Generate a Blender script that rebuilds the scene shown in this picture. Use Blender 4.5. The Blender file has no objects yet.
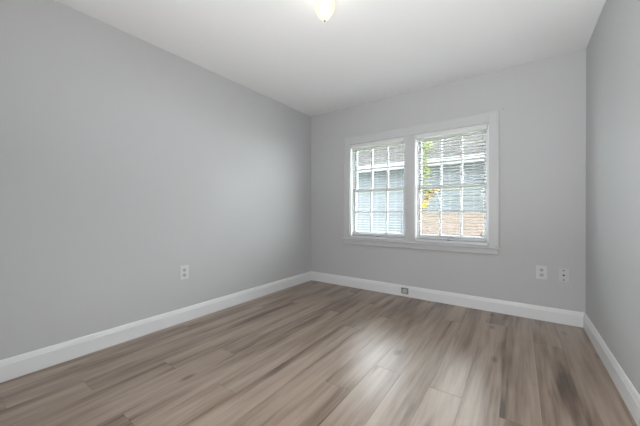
import bpy, bmesh, math, random
from mathutils import Vector, Matrix

random.seed(23)
S = bpy.context.scene
COL = S.collection
PI = math.pi

# ------------------------------------------------------------------ camera
CAM = Vector((2.5403, -3.3442, 1.0185))
yaw, pitch, roll = 0.617585, -0.0042246, -0.0016937
fw = Vector((-math.sin(yaw) * math.cos(pitch), math.cos(yaw) * math.cos(pitch), math.sin(pitch)))
rt = fw.cross(Vector((0, 0, 1))).normalized()
up = rt.cross(fw)
c_, s_ = math.cos(roll), math.sin(roll)
rt, up = c_ * rt + s_ * up, -s_ * rt + c_ * up
cd = bpy.data.cameras.new('camera')
cd.sensor_fit = 'HORIZONTAL'
cd.sensor_width = 36.0
cd.lens = 280.291 / 640 * 36.0
cd.clip_start = 0.02
cam = bpy.data.objects.new('camera', cd)
COL.objects.link(cam)
M = Matrix((rt, up, -fw)).transposed().to_4x4()
M.translation = CAM
cam.matrix_world = M
S.camera = cam

# ------------------------------------------------------------------ world, lights, exposure
SKY = 19.0
UP_FILL_W = 32.0
FWD_FILL_W = 24.0
BULB = 19.0
w = bpy.data.worlds.new('overcast_sky')
S.world = w
w.use_nodes = True
bg = w.node_tree.nodes['Background']
bg.inputs['Color'].default_value = (0.93, 0.97, 1.0, 1)
bg.inputs['Strength'].default_value = SKY


def area(name, loc, direction, sx, sy, power, col=(1, 1, 1)):
    l = bpy.data.lights.new(name, 'AREA')
    l.shape = 'RECTANGLE'
    l.size, l.size_y = sx, sy
    l.energy = power
    l.color = col
    o = bpy.data.objects.new(name, l)
    COL.objects.link(o)
    o.location = loc
    o.rotation_euler = Vector(direction).to_track_quat('-Z', 'Z').to_euler()
    return o


area('added_up_fill', (2.32, -3.68, 0.35), (0.0, 0.42, 1), 0.80, 0.30, UP_FILL_W, (0.97, 0.985, 1.0)).data.spread = math.radians(125)  # fill lamp added behind the camera, aimed up to brighten the ceiling
area('added_forward_fill', (2.32, -3.70, 0.95), (0.15, 1, -0.75), 0.80, 1.5, FWD_FILL_W, (0.97, 0.985, 1.0))  # second added fill lamp, aimed forward and down at floor and lower walls

S.view_settings.view_transform = 'Standard'
S.view_settings.look = 'None'
S.view_settings.gamma = 1.0
S.view_settings.use_curve_mapping = False
S.view_settings.exposure = 0.36

# ------------------------------------------------------------------ material helpers


def new_mat(name):
    m = bpy.data.materials.new(name)
    m.use_nodes = True
    nt = m.node_tree
    return m, nt, nt.nodes, nt.links, nt.nodes['Principled BSDF']


def plain(name, col, rough=0.5, metal=0.0, var=0.03, scale=6.0, bump=0.0, bscale=200.0, spec=0.5):
    m, nt, n, l, b = new_mat(name)
    tc = n.new('ShaderNodeTexCoord')
    no = n.new('ShaderNodeTexNoise')
    no.inputs['Scale'].default_value = scale
    no.inputs['Detail'].default_value = 3
    l.new(tc.outputs['Object'], no.inputs['Vector'])
    mx = n.new('ShaderNodeMix')
    mx.data_type = 'RGBA'
    mx.inputs[6].default_value = tuple(c * (1 - var) for c in col) + (1,)
    mx.inputs[7].default_value = tuple(min(1, c * (1 + var)) for c in col) + (1,)
    l.new(no.outputs['Fac'], mx.inputs[0])
    l.new(mx.outputs[2], b.inputs['Base Color'])
    b.inputs['Roughness'].default_value = rough
    b.inputs['Metallic'].default_value = metal
    b.inputs['Specular IOR Level'].default_value = spec
    if bump:
        n2 = n.new('ShaderNodeTexNoise')
        n2.inputs['Scale'].default_value = bscale
        n2.inputs['Detail'].default_value = 2
        l.new(tc.outputs['Object'], n2.inputs['Vector'])
        bp = n.new('ShaderNodeBump')
        bp.inputs['Strength'].default_value = bump
        bp.inputs['Distance'].default_value = 0.001
        l.new(n2.outputs['Fac'], bp.inputs['Height'])
        l.new(bp.outputs['Normal'], b.inputs['Normal'])
    return m


def mathn(n, l, op, a, b_=None):
    x = n.new('ShaderNodeMath')
    x.operation = op
    for i, v in enumerate((a, b_)):
        if v is None:
            continue
        if isinstance(v, (int, float)):
            x.inputs[i].default_value = v
        else:
            l.new(v, x.inputs[i])
    return x.outputs[0]


def floor_material():
    m, nt, n, l, b = new_mat('grey_brown_plank')
    tc = n.new('ShaderNodeTexCoord')
    at = n.new('ShaderNodeAttribute')
    at.attribute_name = 'plank_id'
    idv = at.outputs['Fac']
    off = n.new('ShaderNodeCombineXYZ')
    l.new(mathn(n, l, 'MULTIPLY', idv, 37.0), off.inputs[0])
    l.new(mathn(n, l, 'MULTIPLY', idv, 91.0), off.inputs[1])
    l.new(mathn(n, l, 'MULTIPLY', idv, 53.0), off.inputs[2])
    add = n.new('ShaderNodeVectorMath')
    add.operation = 'ADD'
    l.new(tc.outputs['Object'], add.inputs[0])
    l.new(off.outputs[0], add.inputs[1])

    def stretch(sx, sy):
        mp = n.new('ShaderNodeMapping')
        mp.inputs['Scale'].default_value = (sx, sy, 1)
        l.new(add.outputs[0], mp.inputs['Vector'])
        return mp.outputs[0]

    def noise(vec, scale, det, rough=0.55, dist=0.0):
        x = n.new('ShaderNodeTexNoise')
        x.inputs['Scale'].default_value = scale
        x.inputs['Detail'].default_value = det
        x.inputs['Roughness'].default_value = rough
        x.inputs['Distortion'].default_value = dist
        l.new(vec, x.inputs['Vector'])
        return x.outputs['Fac']

    def mrange(v, a, b2, c=0.0, d=1.0):
        x = n.new('ShaderNodeMapRange')
        x.interpolation_type = 'SMOOTHSTEP'
        x.inputs[1].default_value, x.inputs[2].default_value = a, b2
        x.inputs[3].default_value, x.inputs[4].default_value = c, d
        l.new(v, x.inputs[0])
        return x.outputs[0]

    broad = noise(stretch(9.0, 0.75), 1.0, 4, 0.5, 0.15)       # broad streaks
    fine = noise(stretch(55.0, 2.4), 1.0, 3, 0.5, 0.0)      # grain lines
    cloud = noise(stretch(14.0, 2.5), 1.0, 4, 0.6, 0.2)
    # cathedral figure: contour rings of a slow noise
    slow = noise(stretch(4.5, 0.55), 1.0, 1, 0.4, 0.0)
    rings = mathn(n, l, 'ADD', mathn(n, l, 'MULTIPLY', mathn(n, l, 'SINE', mathn(n, l, 'MULTIPLY', slow, 45.0)), 0.5), 0.5)
    # knots
    vo = n.new('ShaderNodeTexVoronoi')
    vo.inputs['Scale'].default_value = 1.0
    l.new(stretch(5.0, 2.2), vo.inputs['Vector'])
    kn = mrange(vo.outputs['Distance'], 0.03, 0.17, 1.0, 0.0)
    kgate = mrange(noise(stretch(2.0, 1.1), 1.0, 1), 0.44, 0.50)
    knot = mathn(n, l, 'MULTIPLY', kn, kgate)

    t = mathn(n, l, 'ADD', mathn(n, l, 'MULTIPLY', mrange(broad, 0.34, 0.64), 0.50),
              mathn(n, l, 'MULTIPLY', mrange(fine, 0.28, 0.72), 0.24))
    t = mathn(n, l, 'ADD', t, mathn(n, l, 'MULTIPLY', mrange(cloud, 0.3, 0.7), 0.12))
    t = mathn(n, l, 'ADD', t, mathn(n, l, 'MULTIPLY', rings, 0.08))
    t = mathn(n, l, 'ADD', t, mathn(n, l, 'MULTIPLY', mathn(n, l, 'SUBTRACT', idv, 0.5), 0.06))
    t = mathn(n, l, 'ADD', t, 0.045)
    dark = mrange(noise(stretch(17.0, 1.15), 1.0, 3, 0.55, 0.1), 0.53, 0.68)      # narrow brown streaks
    t = mathn(n, l, 'SUBTRACT', t, mathn(n, l, 'MULTIPLY', dark, 0.30))
    t = mathn(n, l, 'SUBTRACT', t, mathn(n, l, 'MULTIPLY', knot, 0.55))
    cr = n.new('ShaderNodeValToRGB')
    e = cr.color_ramp.elements
    e[0].position, e[0].color = 0.0, (0.080, 0.053, 0.036, 1)
    e[1].position, e[1].color = 1.0, (0.42, 0.332, 0.262, 1)
    for p, c in ((0.25, (0.185, 0.129, 0.091, 1)), (0.5, (0.275, 0.205, 0.156, 1)), (0.75, (0.345, 0.267, 0.210, 1))):
        x = e.new(p)
        x.color = c
    l.new(t, cr.inputs['Fac'])
    l.new(cr.outputs['Color'], b.inputs['Base Color'])
    rg = mathn(n, l, 'ADD', 0.285, mathn(n, l, 'MULTIPLY', fine, 0.04))
    rg = mathn(n, l, 'ADD', rg, mathn(n, l, 'MULTIPLY', idv, 0.05))
    l.new(rg, b.inputs['Roughness'])
    b.inputs['Specular IOR Level'].default_value = 0.9
    bp = n.new('ShaderNodeBump')
    bp.inputs['Strength'].default_value = 0.05
    bp.inputs['Distance'].default_value = 0.0008
    l.new(fine, bp.inputs['Height'])
    l.new(bp.outputs['Normal'], b.inputs['Normal'])
    return m


WALL = plain('light_grey_wall_paint', (0.545, 0.548, 0.552), 0.55, var=0.012, scale=1.5, bump=0.12, bscale=180, spec=0.35)
CEIL = plain('white_ceiling_paint', (0.83, 0.83, 0.83), 0.8, var=0.01, scale=1.2, bump=0.1, bscale=120, spec=0.2)
TRIM = plain('white_trim_paint', (0.77, 0.78, 0.785), 0.35, var=0.015, scale=3)
CASING = plain('pale_casing_paint', (0.585, 0.59, 0.595), 0.4, var=0.015, scale=3)
SASH = plain('white_sash_paint', (0.62, 0.63, 0.64), 0.4, var=0.02, scale=8)
FLOOR = floor_material()
SUBFLOOR = plain('dark_plank_gap', (0.03, 0.024, 0.02), 0.9)
VINYL = plain('white_blind_vinyl', (0.50, 0.51, 0.52), 0.4, var=0.01)
CORD = plain('grey_cord', (0.42, 0.42, 0.42), 0.8)
PLATE = plain('white_plate_plastic', (0.66, 0.66, 0.66), 0.35, var=0.01)
PLATE2 = plain('painted_plate', (0.60, 0.60, 0.605), 0.45, var=0.01)
SOCKET = plain('outlet_face_grey', (0.47, 0.47, 0.47), 0.4)
DARK = plain('dark_slot', (0.02, 0.02, 0.02), 0.6)
STEEL = plain('brushed_steel', (0.33, 0.34, 0.35), 0.35, metal=0.9, var=0.1, scale=60)
BRASS = plain('dull_brass', (0.45, 0.36, 0.22), 0.35, metal=0.9, var=0.05)
TRACK = plain('grey_track', (0.25, 0.25, 0.26), 0.6)


def glass_material():
    m, nt, n, l, b = new_mat('window_glass')
    out = n['Material Output']
    n.remove(b)
    tr = n.new('ShaderNodeBsdfTransparent')
    tr.inputs['Color'].default_value = (0.96, 0.98, 0.98, 1)
    gl = n.new('ShaderNodeBsdfGlossy')
    gl.inputs['Roughness'].default_value = 0.02
    mx = n.new('ShaderNodeMixShader')
    mx.inputs[0].default_value = 0.05
    l.new(tr.outputs[0], mx.inputs[1])
    l.new(gl.outputs[0], mx.inputs[2])
    l.new(mx.outputs[0], out.inputs['Surface'])
    return m


GLASS = glass_material()


def emit_material(name, col, strength, transp=0.0):
    m, nt, n, l, b = new_mat(name)
    out = n['Material Output']
    n.remove(b)
    em = n.new('ShaderNodeEmission')
    em.inputs['Color'].default_value = col + (1,)
    em.inputs['Strength'].default_value = strength
    if transp:
        tr = n.new('ShaderNodeBsdfTransparent')
        mx = n.new('ShaderNodeMixShader')
        mx.inputs[0].default_value = transp
        l.new(em.outputs[0], mx.inputs[1])
        l.new(tr.outputs[0], mx.inputs[2])
        l.new(mx.outputs[0], out.inputs['Surface'])
    else:
        l.new(em.outputs[0], out.inputs['Surface'])
    return m


SHADE = emit_material('lit_frosted_glass', (1.0, 0.86, 0.56), 1.25, 0.35)
GLOW = emit_material('lit_bulb', (1.0, 0.95, 0.88), BULB)

# ------------------------------------------------------------------ mesh helpers


def add_box(bm, x0, x1, y0, y1, z0, z1):
    v = [bm.verts.new(p) for p in ((x0, y0, z0), (x1, y0, z0), (x1, y1, z0), (x0, y1, z0),
                                   (x0, y0, z1), (x1, y0, z1), (x1, y1, z1), (x0, y1, z1))]
    for f in ((3, 2, 1, 0), (4, 5, 6, 7), (0, 1, 5, 4), (1, 2, 6, 5), (2, 3, 7, 6), (3, 0, 4, 7)):
        bm.faces.new([v[i] for i in f])


def add_tube(bm, pts, r, seg=8):
    rings = []
    for i, p in enumerate(pts):
        p = Vector(p)
        a = Vector(pts[max(0, i - 1)])
        b = Vector(pts[min(len(pts) - 1, i + 1)])
        d = (b - a).normalized()
        q = d.to_track_quat('Z', 'X')
        rr = r[i] if isinstance(r, (list, tuple)) else r
        rings.append([bm.verts.new(p + q @ Vector((rr * math.cos(2 * PI * k / seg), rr * math.sin(2 * PI * k / seg), 0))) for k in range(seg)])
    for a, b in zip(rings, rings[1:]):
        for k in range(seg):
            bm.faces.new((a[k], a[(k + 1) % seg], b[(k + 1) % seg], b[k]))
    bm.faces.new(rings[0][::-1])
    bm.faces.new(rings[-1])


def add_lathe(bm, prof, centre, axis='Z', seg=32):
    """prof: (radius, distance along axis); axis Z, or -Y (out of the back wall), or X (out of the left wall)"""
    rings = []
    for r, h in prof:
        ring = []
        for k in range(seg):
            a = 2 * PI * k / seg
            u, v = r * math.cos(a), r * math.sin(a)
            p = {'Z': (u, v, h), '-Y': (u, -h, v), 'X': (h, u, v)}[axis]
            ring.append(bm.verts.new(Vector(centre) + Vector(p)))
        rings.append(ring)
    for a, b in zip(rings, rings[1:]):
        for k in range(seg):
            bm.faces.new((a[k], a[(k + 1) % seg], b[(k + 1) % seg], b[k]))
    bm.faces.new(rings[0][::-1])
    bm.faces.new(rings[-1])


def add_prism(bm, prof, p0, p1, out, m0=0.0, m1=0.0):
    """extrude profile (d, z) along p0->p1, d along `out`; m0/m1 shift the ends along the run by m*d (mitres)"""
    p0, p1, out = Vector(p0), Vector(p1), Vector(out)
    run = (p1 - p0).normalized()
    A = [bm.verts.new(p0 + out * d + Vector((0, 0, z)) + run * (m0 * d)) for d, z in prof]
    B = [bm.verts.new(p1 + out * d + Vector((0, 0, z)) + run * (m1 * d)) for d, z in prof]
    k = len(prof)
    for i in range(k):
        bm.faces.new((A[i], A[(i + 1) % k], B[(i + 1) % k], B[i]))
    bm.faces.new(A[::-1])
    bm.faces.new(B)


def obj(name, bm, mat, parent=None, bevel=0.0, smooth=False, segs=2):
    bmesh.ops.recalc_face_normals(bm, faces=bm.faces)
    me = bpy.data.meshes.new(name)
    bm.to_mesh(me)
    bm.free()
    for m in (mat if isinstance(mat, (list, tuple)) else [mat]):
        me.materials.append(m)
    o = bpy.data.objects.new(name, me)
    COL.objects.link(o)
    if parent is not None:
        o.parent = parent
        o.matrix_parent_inverse = Matrix.Translation(-Vector(parent.location))
    if smooth:
        for p in me.polygons:
            p.use_smooth = True
    if bevel:
        md = o.modifiers.new('bevel', 'BEVEL')
        md.width = bevel
        md.segments = segs
        md.limit_method = 'ANGLE'
    return o


def boxes(name, lst, mat, parent=None, bevel=0.0):
    bm = bmesh.new()
    for b in lst:
        add_box(bm, *b)
    return obj(name, bm, mat, parent, bevel)


def empty(name, loc):
    o = bpy.data.objects.new(name, None)
    o.empty_display_size = 0.1
    o.location = loc
    COL.objects.link(o)
    return o


def thing(o, label, cat, group=None):
    o['label'] = label
    o['category'] = cat
    if group:
        o['group'] = group
    return o


def struct(o, label=None, cat=None):
    o['kind'] = 'structure'
    if label:
        o['label'] = label
    if cat:
        o['category'] = cat
    return o


# ------------------------------------------------------------------ room shell
W, D, H = 3.016, 3.64, 2.44
T = 0.15
# openings
OL = (0.667, 1.427)
OR = (1.534, 2.288)
OZ = (0.672, 1.922)

# floor: planks along y, one mesh, each plank with its own id and a hair of cupping
PW, PL, X0 = 0.174, 1.85, 0.024
joints = {1: -3.105, 2: -2.795, 3: -2.405, 4: -2.07, 5: -2.77, 6: -2.34, 7: -3.02, 8: -2.62, 9: -1.95, 10: -1.62,
          11: -2.36, 12: -1.65, 13: -2.22, 14: -1.70, 15: -2.45, 16: -1.9, 0: -2.0, -1: -2.6, 17: -2.2}
bm = bmesh.new()
lay = bm.faces.layers.float.new('plank_id')
G = 0.0002
for k in range(-1, 18):
    xa, xb = max(0.0, X0 + k * PW), min(W, X0 + (k + 1) * PW)
    if xb - xa < 0.004:
        continue
    j = joints[k]
    ys = sorted([j + i * PL for i in range(-4, 5)])
    for ya, yb in zip(ys, ys[1:]):
        ya, yb = max(ya, -D - 0.15), min(yb, 0.0)
        if yb - ya < 0.01:
            continue
        r = random.random()
        tilt = random.uniform(-1, 1) * 0.0045 * (xb - xa) / 2
        tily = random.uniform(-1, 1) * 0.0006 * (yb - ya) / 2
        z = lambda sx, sy: -0.0010 + sx * tilt + sy * tily
        x0, x1, y0, y1 = xa + G, xb - G, ya + G, yb - G
        c = 0.0004
        top = [bm.verts.new((x, y, z(sx, sy))) for x, y, sx, sy in
               ((x0 + c, y0 + c, -1, -1), (x1 - c, y0 + c, 1, -1), (x1 - c, y1 - c, 1, 1), (x0 + c, y1 - c, -1, 1))]
        low = [bm.verts.new((x, y, -0.004)) for x, y in ((x0, y0), (x1, y0), (x1, y1), (x0, y1))]
        fs = [bm.faces.new(top)]
        for i in range(4):
            fs.append(bm.faces.new((low[i], low[(i + 1) % 4], top[(i + 1) % 4], top[i])))
        for f in fs:
            f[lay] = r
# dark bed under the joints
nf = len(bm.faces)
add_box(bm, 0, W, -D - 0.15, 0, -0.02, -0.0035)
bm.faces.ensure_lookup_table()
for f in bm.faces[nf:]:
    f.material_index = 1
fl = struct(obj('floor', bm, [FLOOR, SUBFLOOR]))

struct(boxes('ceiling', [(-T, W + T, -D - T, T, H, H + 0.12)], CEIL))
struct(boxes('wall_left', [(-T, 0, -D - T, T, -0.02, H)], WALL))
struct(boxes('wall_right', [(W, W + T, -D - T, T, -0.02, H)], WALL))
struct(boxes('wall_back', [
    (0, OL[0], 0, T, -0.02, H), (OL[1], OR[0], 0, T, OZ[0], OZ[1]), (OR[1], W, 0, T, -0.02, H),
    (OL[0], OR[1], 0, T, -0.02, OZ[0]), (OL[0], OR[1], 0, T, OZ[1], H)], WALL))
DX0, DX1, DZ = 1.90, 2.74, 2.04
struct(boxes('wall_rear', [(0, DX0, -D - T, -D, -0.02, H), (DX1, W, -D - T, -D, -0.02, H), (DX0, DX1, -D - T, -D, DZ, H)], WALL))

# baseboards
BP = [(0, 0), (0.016, 0), (0.016, 0.098), (0.0135, 0.102), (0.0135, 0.106), (0.009, 0.124), (0.005, 0.13), (0, 0.13)]
for nm, runs in (('baseboard_left', [((0, -D, 0), (0, 0, 0), (1, 0, 0), 1, -1)]),
                 ('baseboard_back', [((0, 0, 0), (W, 0, 0), (0, -1, 0), 1, -1)]),
                 ('baseboard_right', [((W, 0, 0), (W, -D, 0), (-1, 0, 0), 1, -1)]),
                 ('baseboard_rear', [((W, -D, 0), (DX1 + 0.07, -D, 0), (0, 1, 0), 1, 0), ((DX0 - 0.07, -D, 0), (0, -D, 0), (0, 1, 0), 0, -1)])):
    bm = bmesh.new()
    for r in runs:
        add_prism(bm, BP, *r)
    struct(obj(nm, bm, TRIM))
# door casing behind the camera
struct(boxes('trim_2', [(DX0 - 0.07, DX0, -D, -D + 0.015, 0, DZ), (DX1, DX1 + 0.07, -D, -D + 0.015, 0, DZ),
                        (DX0 - 0.07, DX1 + 0.07, -D, -D + 0.015, DZ, DZ + 0.07)], TRIM, bevel=0.003))

# ------------------------------------------------------------------ window casing, stool and apron
cz = 2.031
tr1 = struct(empty('trim_1', (1.475, 0, 0.58)))
boxes('casing', [
    (0.583, OL[0], -0.018, 0, 0.66, cz), (OR[1], 2.371, -0.018, 0, 0.66, cz),
    (OL[1], OR[0], -0.016, 0, 0.66, OZ[1]), (OL[0], OR[1], -0.018, 0, OZ[1], cz)], CASING, tr1, 0.002)
boxes('back_band', [(0.577, 0.592, -0.024, 0, 0.66, cz), (2.362, 2.377, -0.024, 0, 0.66, cz),
                    (0.577, 2.377, -0.024, 0, cz - 0.006, cz + 0.009)], CASING, tr1, 0.003)
boxes('stool', [(0.555, 2.392, -0.036, 0.0, 0.640, 0.66)], CASING, tr1, 0.005)
boxes('apron', [(0.585, 2.369, -0.016, 0, 0.585, 0.640), (0.585, 2.369, -0.021, 0, 0.585, 0.593)], CASING, tr1, 0.003)


# ------------------------------------------------------------------ double-hung windows
def make_window(name, ox):
    x0, x1 = ox
    z0, z1 = OZ
    root = struct(empty(name, ((x0 + x1) / 2, 0.07, z0)))
    boxes('frame', [(x0, x0 + 0.012, 0.0, T, z0, z1), (x1 - 0.012, x1, 0.0, T, z0, z1),
                    (x0, x1, 0.0, T, z1 - 0.012, z1), (x0, x1, 0.0, T, z0, z0 + 0.022)], TRIM, root, 0.001)
    boxes('stop', [(x0 + 0.012, x0 + 0.024, 0.048, 0.066, z0, z1), (x1 - 0.024, x1 - 0.012, 0.048, 0.066, z0, z1)], SASH, root, 0.001)
    zm = 1.298
    for nm, ya, yb, za, zb, bot, top in (('lower_sash', 0.068, 0.100, z0 + 0.022, zm + 0.020, 0.055, 0.036),
                                         ('upper_sash', 0.102, 0.134, zm - 0.018, z1 - 0.012, 0.036, 0.045)):
        xa, xb = x0 + 0.013, x1 - 0.013
        st = 0.040
        sash = boxes(nm, [(xa, xa + st, ya, yb, za, zb), (xb - st, xb, ya, yb, za, zb),
                          (xa + st, xb - st, ya, yb, za, za + bot), (xa + st, xb - st, ya, yb, zb - top, zb)], SASH, root, 0.002)
        gx0, gx1, gz0, gz1 = xa + st, xb - st, za + bot, zb - top
        mw = 0.011
        mb = []
        for i in (1, 2):
            x = gx0 + (gx1 - gx0) * i / 3
            mb.append((x - mw, x + mw, ya + 0.004, yb - 0.004, gz0, gz1))
        zc = (gz0 + gz1) / 2
        for i in range(3):
            xs = gx0 + (gx1 - gx0) * i / 3 + (mw if i else 0)
            xe = gx0 + (gx1 - gx0) * (i + 1) / 3 - (mw if i < 2 else 0)
            mb.append((xs, xe, ya + 0.004, yb - 0.004, zc - mw, zc + mw))
        boxes('muntin', mb, SASH, sash)
        ym = (ya + yb) / 2
        boxes('pane', [(gx0, gx1, ym - 0.0015, ym + 0.0015, gz0, gz1)], GLASS, sash)
        if nm == 'lower_sash':
            boxes('sash_lock', [((xa + xb) / 2 - 0.03, (xa + xb) / 2 + 0.03, ya + 0.004, yb - 0.004, zb, zb + 0.012)], STEEL, sash, 0.003)
    return root


make_window('window_1', OL)
make_window('window_2', OR)


# ------------------------------------------------------------------ blinds
def make_blind(ox, tilt, label, gap, wand_x, cord_x, clip_x):
    x0, x1 = ox
    z1 = OZ[1] - 0.012
    xa, xb = x0 + gap[0], x1 - gap[1]
    root = thing(empty('window_blind', ((x0 + x1) / 2, 0.022, OZ[0] + 0.022)), label, 'blind', 'blinds in the paired windows')
    boxes('head_rail', [(x0 + 0.013, x1 - 0.013, 0.004, 0.040, z1 - 0.030, z1)], TRIM, root, 0.003)
    for bx in (x0 + 0.0125, x1 - 0.0185):
        boxes('mounting_bracket', [(bx, bx + 0.006, 0.001, 0.041, z1 - 0.034, z1)], CORD, root)
    zb = OZ[0] + 0.026
    bm = bmesh.new()
    pitch_, wd = 0.0325, 0.0275
    z = zb + 0.034
    yc = 0.022
    while z < z1 - 0.045:
        rows = []
        for i in range(5):
            t = -1 + i * 0.5
            yy, zz = t * wd / 2, 0.0016 * (1 - t * t)
            y = yc + yy * math.cos(tilt) - zz * math.sin(tilt)
            h = z + yy * math.sin(tilt) + zz * math.cos(tilt)
            rows.append([(x, y, h) for x in (xa, xb)])
        th = 0.0006
        up_ = [[bm.verts.new((p[0], p[1], p[2] + th)) for p in r] for r in rows]
        dn_ = [[bm.verts.new((p[0], p[1], p[2] - th)) for p in r] for r in rows]
        for a, b, c, d in zip(up_, up_[1:], dn_, dn_[1:]):
            bm.faces.new((a[0], a[1], b[1], b[0]))
            bm.faces.new((c[0], d[0], d[1], c[1]))
            for k in (0, 1):
                bm.faces.new((a[k], b[k], d[k], c[k]))
        bm.faces.new((up_[0][0], dn_[0][0], dn_[0][1], up_[0][1]))
        bm.faces.new((up_[-1][0], up_[-1][1], dn_[-1][1], dn_[-1][0]))
        z += pitch_
    obj('slats', bm, VINYL, root, smooth=False)
    br = boxes('bottom_rail', [(xa, xb, yc - 0.013, yc + 0.013, zb - 0.003, zb + 0.013)], VINYL, root, 0.003)
    boxes('rail_button', [(clip_x - 0.018, clip_x + 0.018, yc - 0.0150, yc - 0.0128, zb + 0.0005, zb + 0.009)], DARK, br, 0.0008)
    for f in (0.16, 0.5, 0.84):
        x = xa + (xb - xa) * f
        bm = bmesh.new()
        for y in (yc - 0.0142, yc + 0.0142):
            add_tube(bm, [(x, y, zb + 0.010), (x, y, z1 - 0.02)], 0.0007, 5)
        obj('ladder_cord', bm, VINYL, root)
    bm = bmesh.new()
    add_tube(bm, [(wand_x, 0.001, z1 - 0.035), (wand_x, -0.001, z1 - 0.62)], 0.0032, 6)
    obj('tilt_wand', bm, VINYL, root, smooth=True)
    bm = bmesh.new()
    add_tube(bm, [(cord_x, 0.001, z1 - 0.03), (cord_x, 0.0, 0.80)], 0.0022, 6)
    add_tube(bm, [(cord_x, 0.0, 0.80), (cord_x, 0.0, 0.79), (cord_x, 0.0, 0.76), (cord_x, 0.0, 0.755)], [0.002, 0.006, 0.008, 0.003], 8)
    obj('lift_cord', bm, CORD, root, smooth=True)
    return root


make_blind(OL, math.radians(-3), 'white horizontal slat blind in the left window, slats opened almost flat', (0.030, 0.016), 0.725, 1.375, 1.065)
make_blind(OR, math.radians(-16), 'white horizontal slat blind in the right window, with tan fence and leaves behind it', (0.038, 0.030), 1.592, 2.218, 1.905)


# ------------------------------------------------------------------ wall plates
def plate_bm(c, axis, w_, h_, t):
    bm = bmesh.new()
    if axis == 'X':
        add_box(bm, 0, t, c[1] - w_ / 2, c[1] + w_ / 2, c[2] - h_ / 2, c[2] + h_ / 2)
    else:
        add_box(bm, c[0] - w_ / 2, c[0] + w_ / 2, -t, 0, c[2] - h_ / 2, c[2] + h_ / 2)
    return bm


def on(c, axis, u, v, d0, d1, w_, h_):
    """box on a plate: u along the wall, v up, d out of the wall"""
    if axis == 'X':
        return (d0, d1, c[1] + u - w_ / 2, c[1] + u + w_ / 2, c[2] + v - h_ / 2, c[2] + v + h_ / 2)
    return (c[0] + u - w_ / 2, c[0] + u + w_ / 2, -d1, -d0, c[2] + v - h_ / 2, c[2] + v + h_ / 2)


def duplex(c, axis, label):
    root = thing(empty('wall_outlet', c), label, 'outlet', 'duplex wall outlets')
    obj('cover_plate', plate_bm(c, axis, 0.082, 0.126, 0.007), PLATE, root, 0.0025)
    for s in (0.0235, -0.0235):
        bm = bmesh.new()
        cc = (c[0], c[1], c[2] + s)
        add_lathe(bm, [(0.0165, 0.0065), (0.0165, 0.0085), (0.015, 0.009)], cc, axis if axis == 'X' else '-Y', 24)
        soc = obj('socket', bm, SOCKET, root)
        boxes('slot', [on(cc, axis, -0.0063, 0.003, 0.0085, 0.0095, 0.0022, 0.008), on(cc, axis, 0.0063, 0.003, 0.0085, 0.0095, 0.0022, 0.0065),
                       on(cc, axis, 0.0, -0.008, 0.0085, 0.0095, 0.0045, 0.0045)], DARK, soc)
    bm = bmesh.new()
    add_lathe(bm, [(0.003, 0.0065), (0.003, 0.0080), (0.002, 0.0084)], c, axis if axis == 'X' else '-Y', 12)
    obj('screw', bm, PLATE, root)


duplex((0, -1.953, 0.457), 'X', 'white duplex outlet low on the left wall, away from the corner')
duplex((2.712, 0, 0.447), 'Y', 'white duplex outlet on the back wall, right of the windows')
c = (2.870, 0, 0.441)
root = thing(empty('cable_plate', c), 'pale wall plate with a row of three dark dots, near the right corner', 'wall plate')
obj('cover_plate', plate_bm(c, 'Y', 0.070, 0.120, 0.006), PLATE2, root, 0.002)
bm = bmesh.new()
add_lathe(bm, [(0.008, 0.0055), (0.008, 0.009), (0.0048, 0.009), (0.0048, 0.017), (0.003, 0.017)], c, '-Y', 16)
obj('cable_jack', bm, plain('dark_metal', (0.06, 0.06, 0.06), 0.4, 0.6), root)
for s in (0.042, -0.042):
    bm = bmesh.new()
    add_lathe(bm, [(0.0055, 0.0055), (0.0055, 0.0072), (0.003, 0.008)], (c[0], 0, c[2] + s), '-Y', 12)
    obj('screw', bm, plain('dark_screw', (0.05, 0.05, 0.05), 0.5, 0.4), root)

# metal box on the back baseboard
c = (1.424, -0.016, 0.069)
root = thing(empty('baseboard_outlet', c), 'small grey metal outlet set into the back baseboard under the windows', 'outlet')
boxes('cover_plate', [(c[0] - 0.042, c[0] + 0.042, -0.022, -0.0155, c[2] - 0.036, c[2] + 0.036)], STEEL, root, 0.002)
bm = bmesh.new()
add_lathe(bm, [(0.027, 0.0055), (0.027, 0.010), (0.022, 0.012), (0.018, 0.012)], c, '-Y', 24)
s = obj('socket', bm, PLATE2, root)
boxes('slot', [(c[0] - 0.0095, c[0] - 0.006, -0.0295, -0.0275, c[2] - 0.004, c[2] + 0.007), (c[0] + 0.006, c[0] + 0.0095, -0.0295, -0.0275, c[2] - 0.004, c[2] + 0.007)], DARK, s)

# old curtain-bracket screws above the casing corners
for (x, z, lab) in ((0.548, 2.062, 'tiny dark screw in the wall above the left upper corner of the window casing'),
                    (2.412, 2.045, 'tiny dark screw in the wall beside the right upper corner of the window casing')):
    bm = bmesh.new()
    add_lathe(bm, [(0.0035, -0.004), (0.0035, 0.002), (0.006, 0.003), (0.004, 0.005)], (x, 0, z), '-Y', 10)
    thing(obj('screw', bm, STEEL), lab, 'screw', 'old bracket screws')

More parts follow.
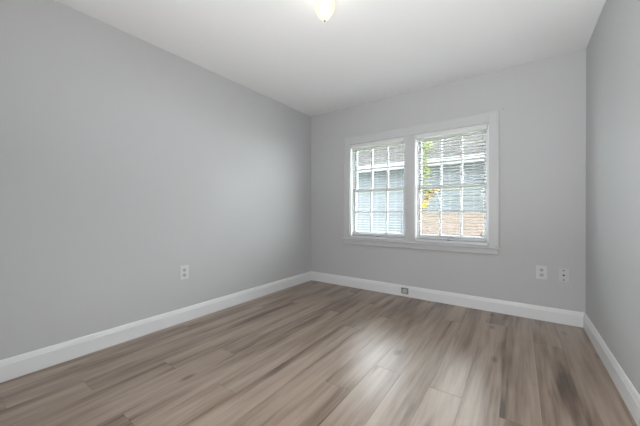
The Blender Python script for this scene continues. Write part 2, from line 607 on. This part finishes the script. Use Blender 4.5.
# ------------------------------------------------------------------ ceiling light
LX, LY = 1.500, -1.822
root = thing(empty('ceiling_light', (LX, LY, H)), 'lit frosted glass ceiling light with a small finial at its bottom tip', 'lamp')
bm = bmesh.new()
add_lathe(bm, [(0.080, 0.0), (0.080, -0.010), (0.074, -0.020), (0.055, -0.027), (0.030, -0.030)], (LX, LY, H), 'Z', 40)
obj('canopy', bm, TRIM, root, smooth=True)
bm = bmesh.new()
prof = [(0.048, -0.026), (0.060, -0.036), (0.067, -0.055), (0.067, -0.075), (0.061, -0.100), (0.050, -0.122), (0.036, -0.143), (0.020, -0.158), (0.005, -0.166)]
add_lathe(bm, prof, (LX, LY, H), 'Z', 40)
obj('glass_shade', bm, SHADE, root, smooth=True)
bm = bmesh.new()
add_lathe(bm, [(0.006, -0.164), (0.008, -0.168), (0.006, -0.173), (0.003, -0.177)], (LX, LY, H), 'Z', 16)
obj('finial', bm, BRASS, root, smooth=True)
bm = bmesh.new()
add_lathe(bm, [(0.010, -0.045), (0.014, -0.056), (0.028, -0.078), (0.034, -0.100), (0.029, -0.124), (0.014, -0.137), (0.002, -0.140)], (LX, LY, H), 'Z', 20)
obj('bulb', bm, GLOW, root, smooth=True)
bm = bmesh.new()
add_lathe(bm, [(0.013, -0.029), (0.013, -0.0445)], (LX, LY, H), 'Z', 16)
obj('bulb_holder', bm, TRIM, root)

# ------------------------------------------------------------------ hallway behind the doorway
struct(boxes('floor_hall', [(0.2, W, -5.0, -D - 0.15, -0.02, 0.0)], SUBFLOOR))
struct(boxes('wall_hall', [(0.2, W + T, -5.1, -5.0, -0.02, H), (0.1, 0.2, -5.1, -D - T, -0.02, H), (W + T, W + T + 0.1, -5.1, -D - T, -0.02, H)], WALL))
struct(boxes('ceiling_hall', [(0.1, W + T + 0.1, -5.1, -D - T, H, H + 0.1)], CEIL))

# ------------------------------------------------------------------ outdoors
GZ = -0.45
# unseen overhang added to keep high sky light off the blinds and siding
struct(boxes('added_overhang', [(-1.0, W + 1.0, T, T + 1.15, 2.40, 2.45), (-1.0, W + 1.0, T + 1.15, T + 1.18, 2.38, 2.55)], SASH))
SIDING = plain('slate_blue_siding', (0.066, 0.074, 0.079), 0.6, var=0.05, scale=2, spec=0.05)
SHINGLE = plain('grey_shingles', (0.024, 0.0228, 0.0222), 0.9, var=0.25, scale=9, spec=0.05)
WHITEOUT = plain('white_house_trim', (0.13, 0.135, 0.14), 0.5, spec=0.05)
TAN = plain('tan_fence_wood', (0.110, 0.084, 0.071), 0.75, var=0.15, scale=5, spec=0.05)
BARK = plain('brown_bark', (0.10, 0.075, 0.055), 0.9, var=0.3, scale=20)
GROUND = plain('dry_lawn', (0.13, 0.14, 0.07), 0.95, var=0.3, scale=8, spec=0.05)
struct(boxes('ground', [(-14, 14, T, 22, GZ - 0.1, GZ)], GROUND))

HY, EZ = 4.4, 2.30
HX0, HX1 = -3.9, 2.5
house = thing(empty('house', (-1, HY, GZ)), 'pale blue-grey sided house with grey shingle roof, seen through the blinds', 'house')
bm = bmesh.new()
z = GZ
while z < EZ + 0.05:
    add_prism(bm, [(0, 0), (0.022, 0), (0.004, 0.128), (0, 0.128)], (HX0, HY, z), (HX1, HY, z), (0, -1, 0))
    z += 0.125
add_box(bm, HX0, HX1, HY, HY + 0.1, GZ, EZ + 0.1)
obj('siding_wall', bm, SIDING, house)
bm = bmesh.new()
rise = 0.36
n = 28
for i in range(n):                                   # shingle courses
    y0 = HY - 0.45 + i * 0.16
    y1 = y0 + 0.17
    zz = EZ + (y0 - HY + 0.45) * rise
    z2 = zz + 0.17 * rise
    v = [bm.verts.new(p) for p in ((HX0 - 0.3, y0, zz + 0.02), (HX1 + 0.3, y0, zz + 0.02), (HX1 + 0.3, y1, z2 + 0.008), (HX0 - 0.3, y1, z2 + 0.008),
                                   (HX0 - 0.3, y0, zz - 0.02), (HX1 + 0.3, y0, zz - 0.02), (HX1 + 0.3, y1, z2 - 0.02), (HX0 - 0.3, y1, z2 - 0.02))]
    for f in ((0, 1, 2, 3), (7, 6, 5, 4), (0, 4, 5, 1), (1, 5, 6, 2), (2, 6, 7, 3), (3, 7, 4, 0)):
        bm.faces.new([v[k] for k in f])
obj('shingle_roof', bm, SHINGLE, house)
boxes('fascia', [(HX0 - 0.3, 7.4, HY - 0.50, HY - 0.44, EZ - 0.16, EZ + 0.02), (HX0 - 0.3, 7.4, HY - 0.44, HY, EZ - 0.02, EZ + 0.0)], WHITEOUT, house)

# fence to the right
FY, FX0 = 3.1, 0.50
fence = thing(empty('wooden_fence', (3.0, FY, GZ)), 'tan wooden board fence behind the lower panes of the right window', 'fence')
bl = []
x = FX0
while x < 6.0:
    bl.append((x, x + 0.135, FY, FY + 0.02, GZ + 0.03, 1.03))
    x += 0.140
boxes('board_panel', bl, TAN, fence, 0.003)
for z in (0.0, 0.75):
    boxes('fence_rail', [(FX0, 6.1, FY + 0.02, FY + 0.06, z, z + 0.085)], TAN, fence)
for x in (FX0 + 0.04, 2.4, 4.3, 6.1):
    boxes('fence_post', [(x - 0.045, x + 0.045, FY + 0.06, FY + 0.15, GZ, 1.0)], TAN, fence)

# small tree by the fence
tx, ty = 0.99, 2.55
tree = thing(empty('small_tree', (tx, ty, GZ)), 'slender tree with sparse green and yellow leaves outside the right window', 'tree')
bm = bmesh.new()
trunk = [(tx - 0.14, ty, GZ), (tx - 0.12, ty + 0.02, 0.2), (tx - 0.08, ty, 0.9), (tx - 0.03, ty, 1.5), (tx, ty, 2.3), (tx + 0.03, ty, 3.0)]
add_tube(bm, trunk, [0.026, 0.023, 0.018, 0.014, 0.009, 0.004], 8)
obj('trunk', bm, BARK, tree, smooth=True)
LEAFS = [plain('green_leaf', (0.075, 0.11, 0.02), 0.5, var=0.2, spec=0.05), plain('yellow_leaf', (0.2, 0.18, 0.03), 0.5, var=0.2, spec=0.05), plain('orange_leaf', (0.2, 0.10, 0.035), 0.5, var=0.2, spec=0.05)]
bmb = bmesh.new()
bml = bmesh.new()
for i in range(18):
    z = 1.0 + i * 0.105
    a = random.uniform(0, 2 * PI)
    ln = random.uniform(0.12, 0.24)
    f = (z - 1.5) / 1.5
    p0 = Vector((tx - 0.04 + 0.05 * f, ty, z))
    p1 = p0 + Vector((math.cos(a) * ln, math.sin(a) * ln, ln * 0.7))
    add_tube(bmb, [p0, (p0 + p1) / 2 + Vector((0, 0, -0.02)), p1], [0.006, 0.004, 0.002], 5)
    for q in range(26):
        t = random.uniform(0.25, 1.1)
        c = p0.lerp(p1, t) + Vector((random.uniform(-.05, .05), random.uniform(-.05, .05), random.uniform(-.06, .04)))
        L, wd = random.uniform(0.09, 0.13), 0.042
        R = Matrix.Rotation(random.uniform(0, 2 * PI), 3, 'Z') @ Matrix.Rotation(random.uniform(-1.2, 1.2), 3, 'X') @ Matrix.Rotation(random.uniform(-1, 1), 3, 'Y')
        pts = [(0, 0, 0), (wd * .8, L * .35, .004), (wd * .6, L * .7, .002), (0, L, -.006), (-wd * .6, L * .7, .002), (-wd * .8, L * .35, .004)]
        fc = bml.faces.new([bml.verts.new(c + R @ Vector(p)) for p in pts])
        fc.material_index = (2 if random.random() < 0.6 else 1) if z < 1.4 else (1 if random.random() < 0.35 else 0)
obj('branches', bmb, BARK, tree)
lf = obj('foliage', bml, LEAFS, tree)
lf['kind'] = 'stuff'
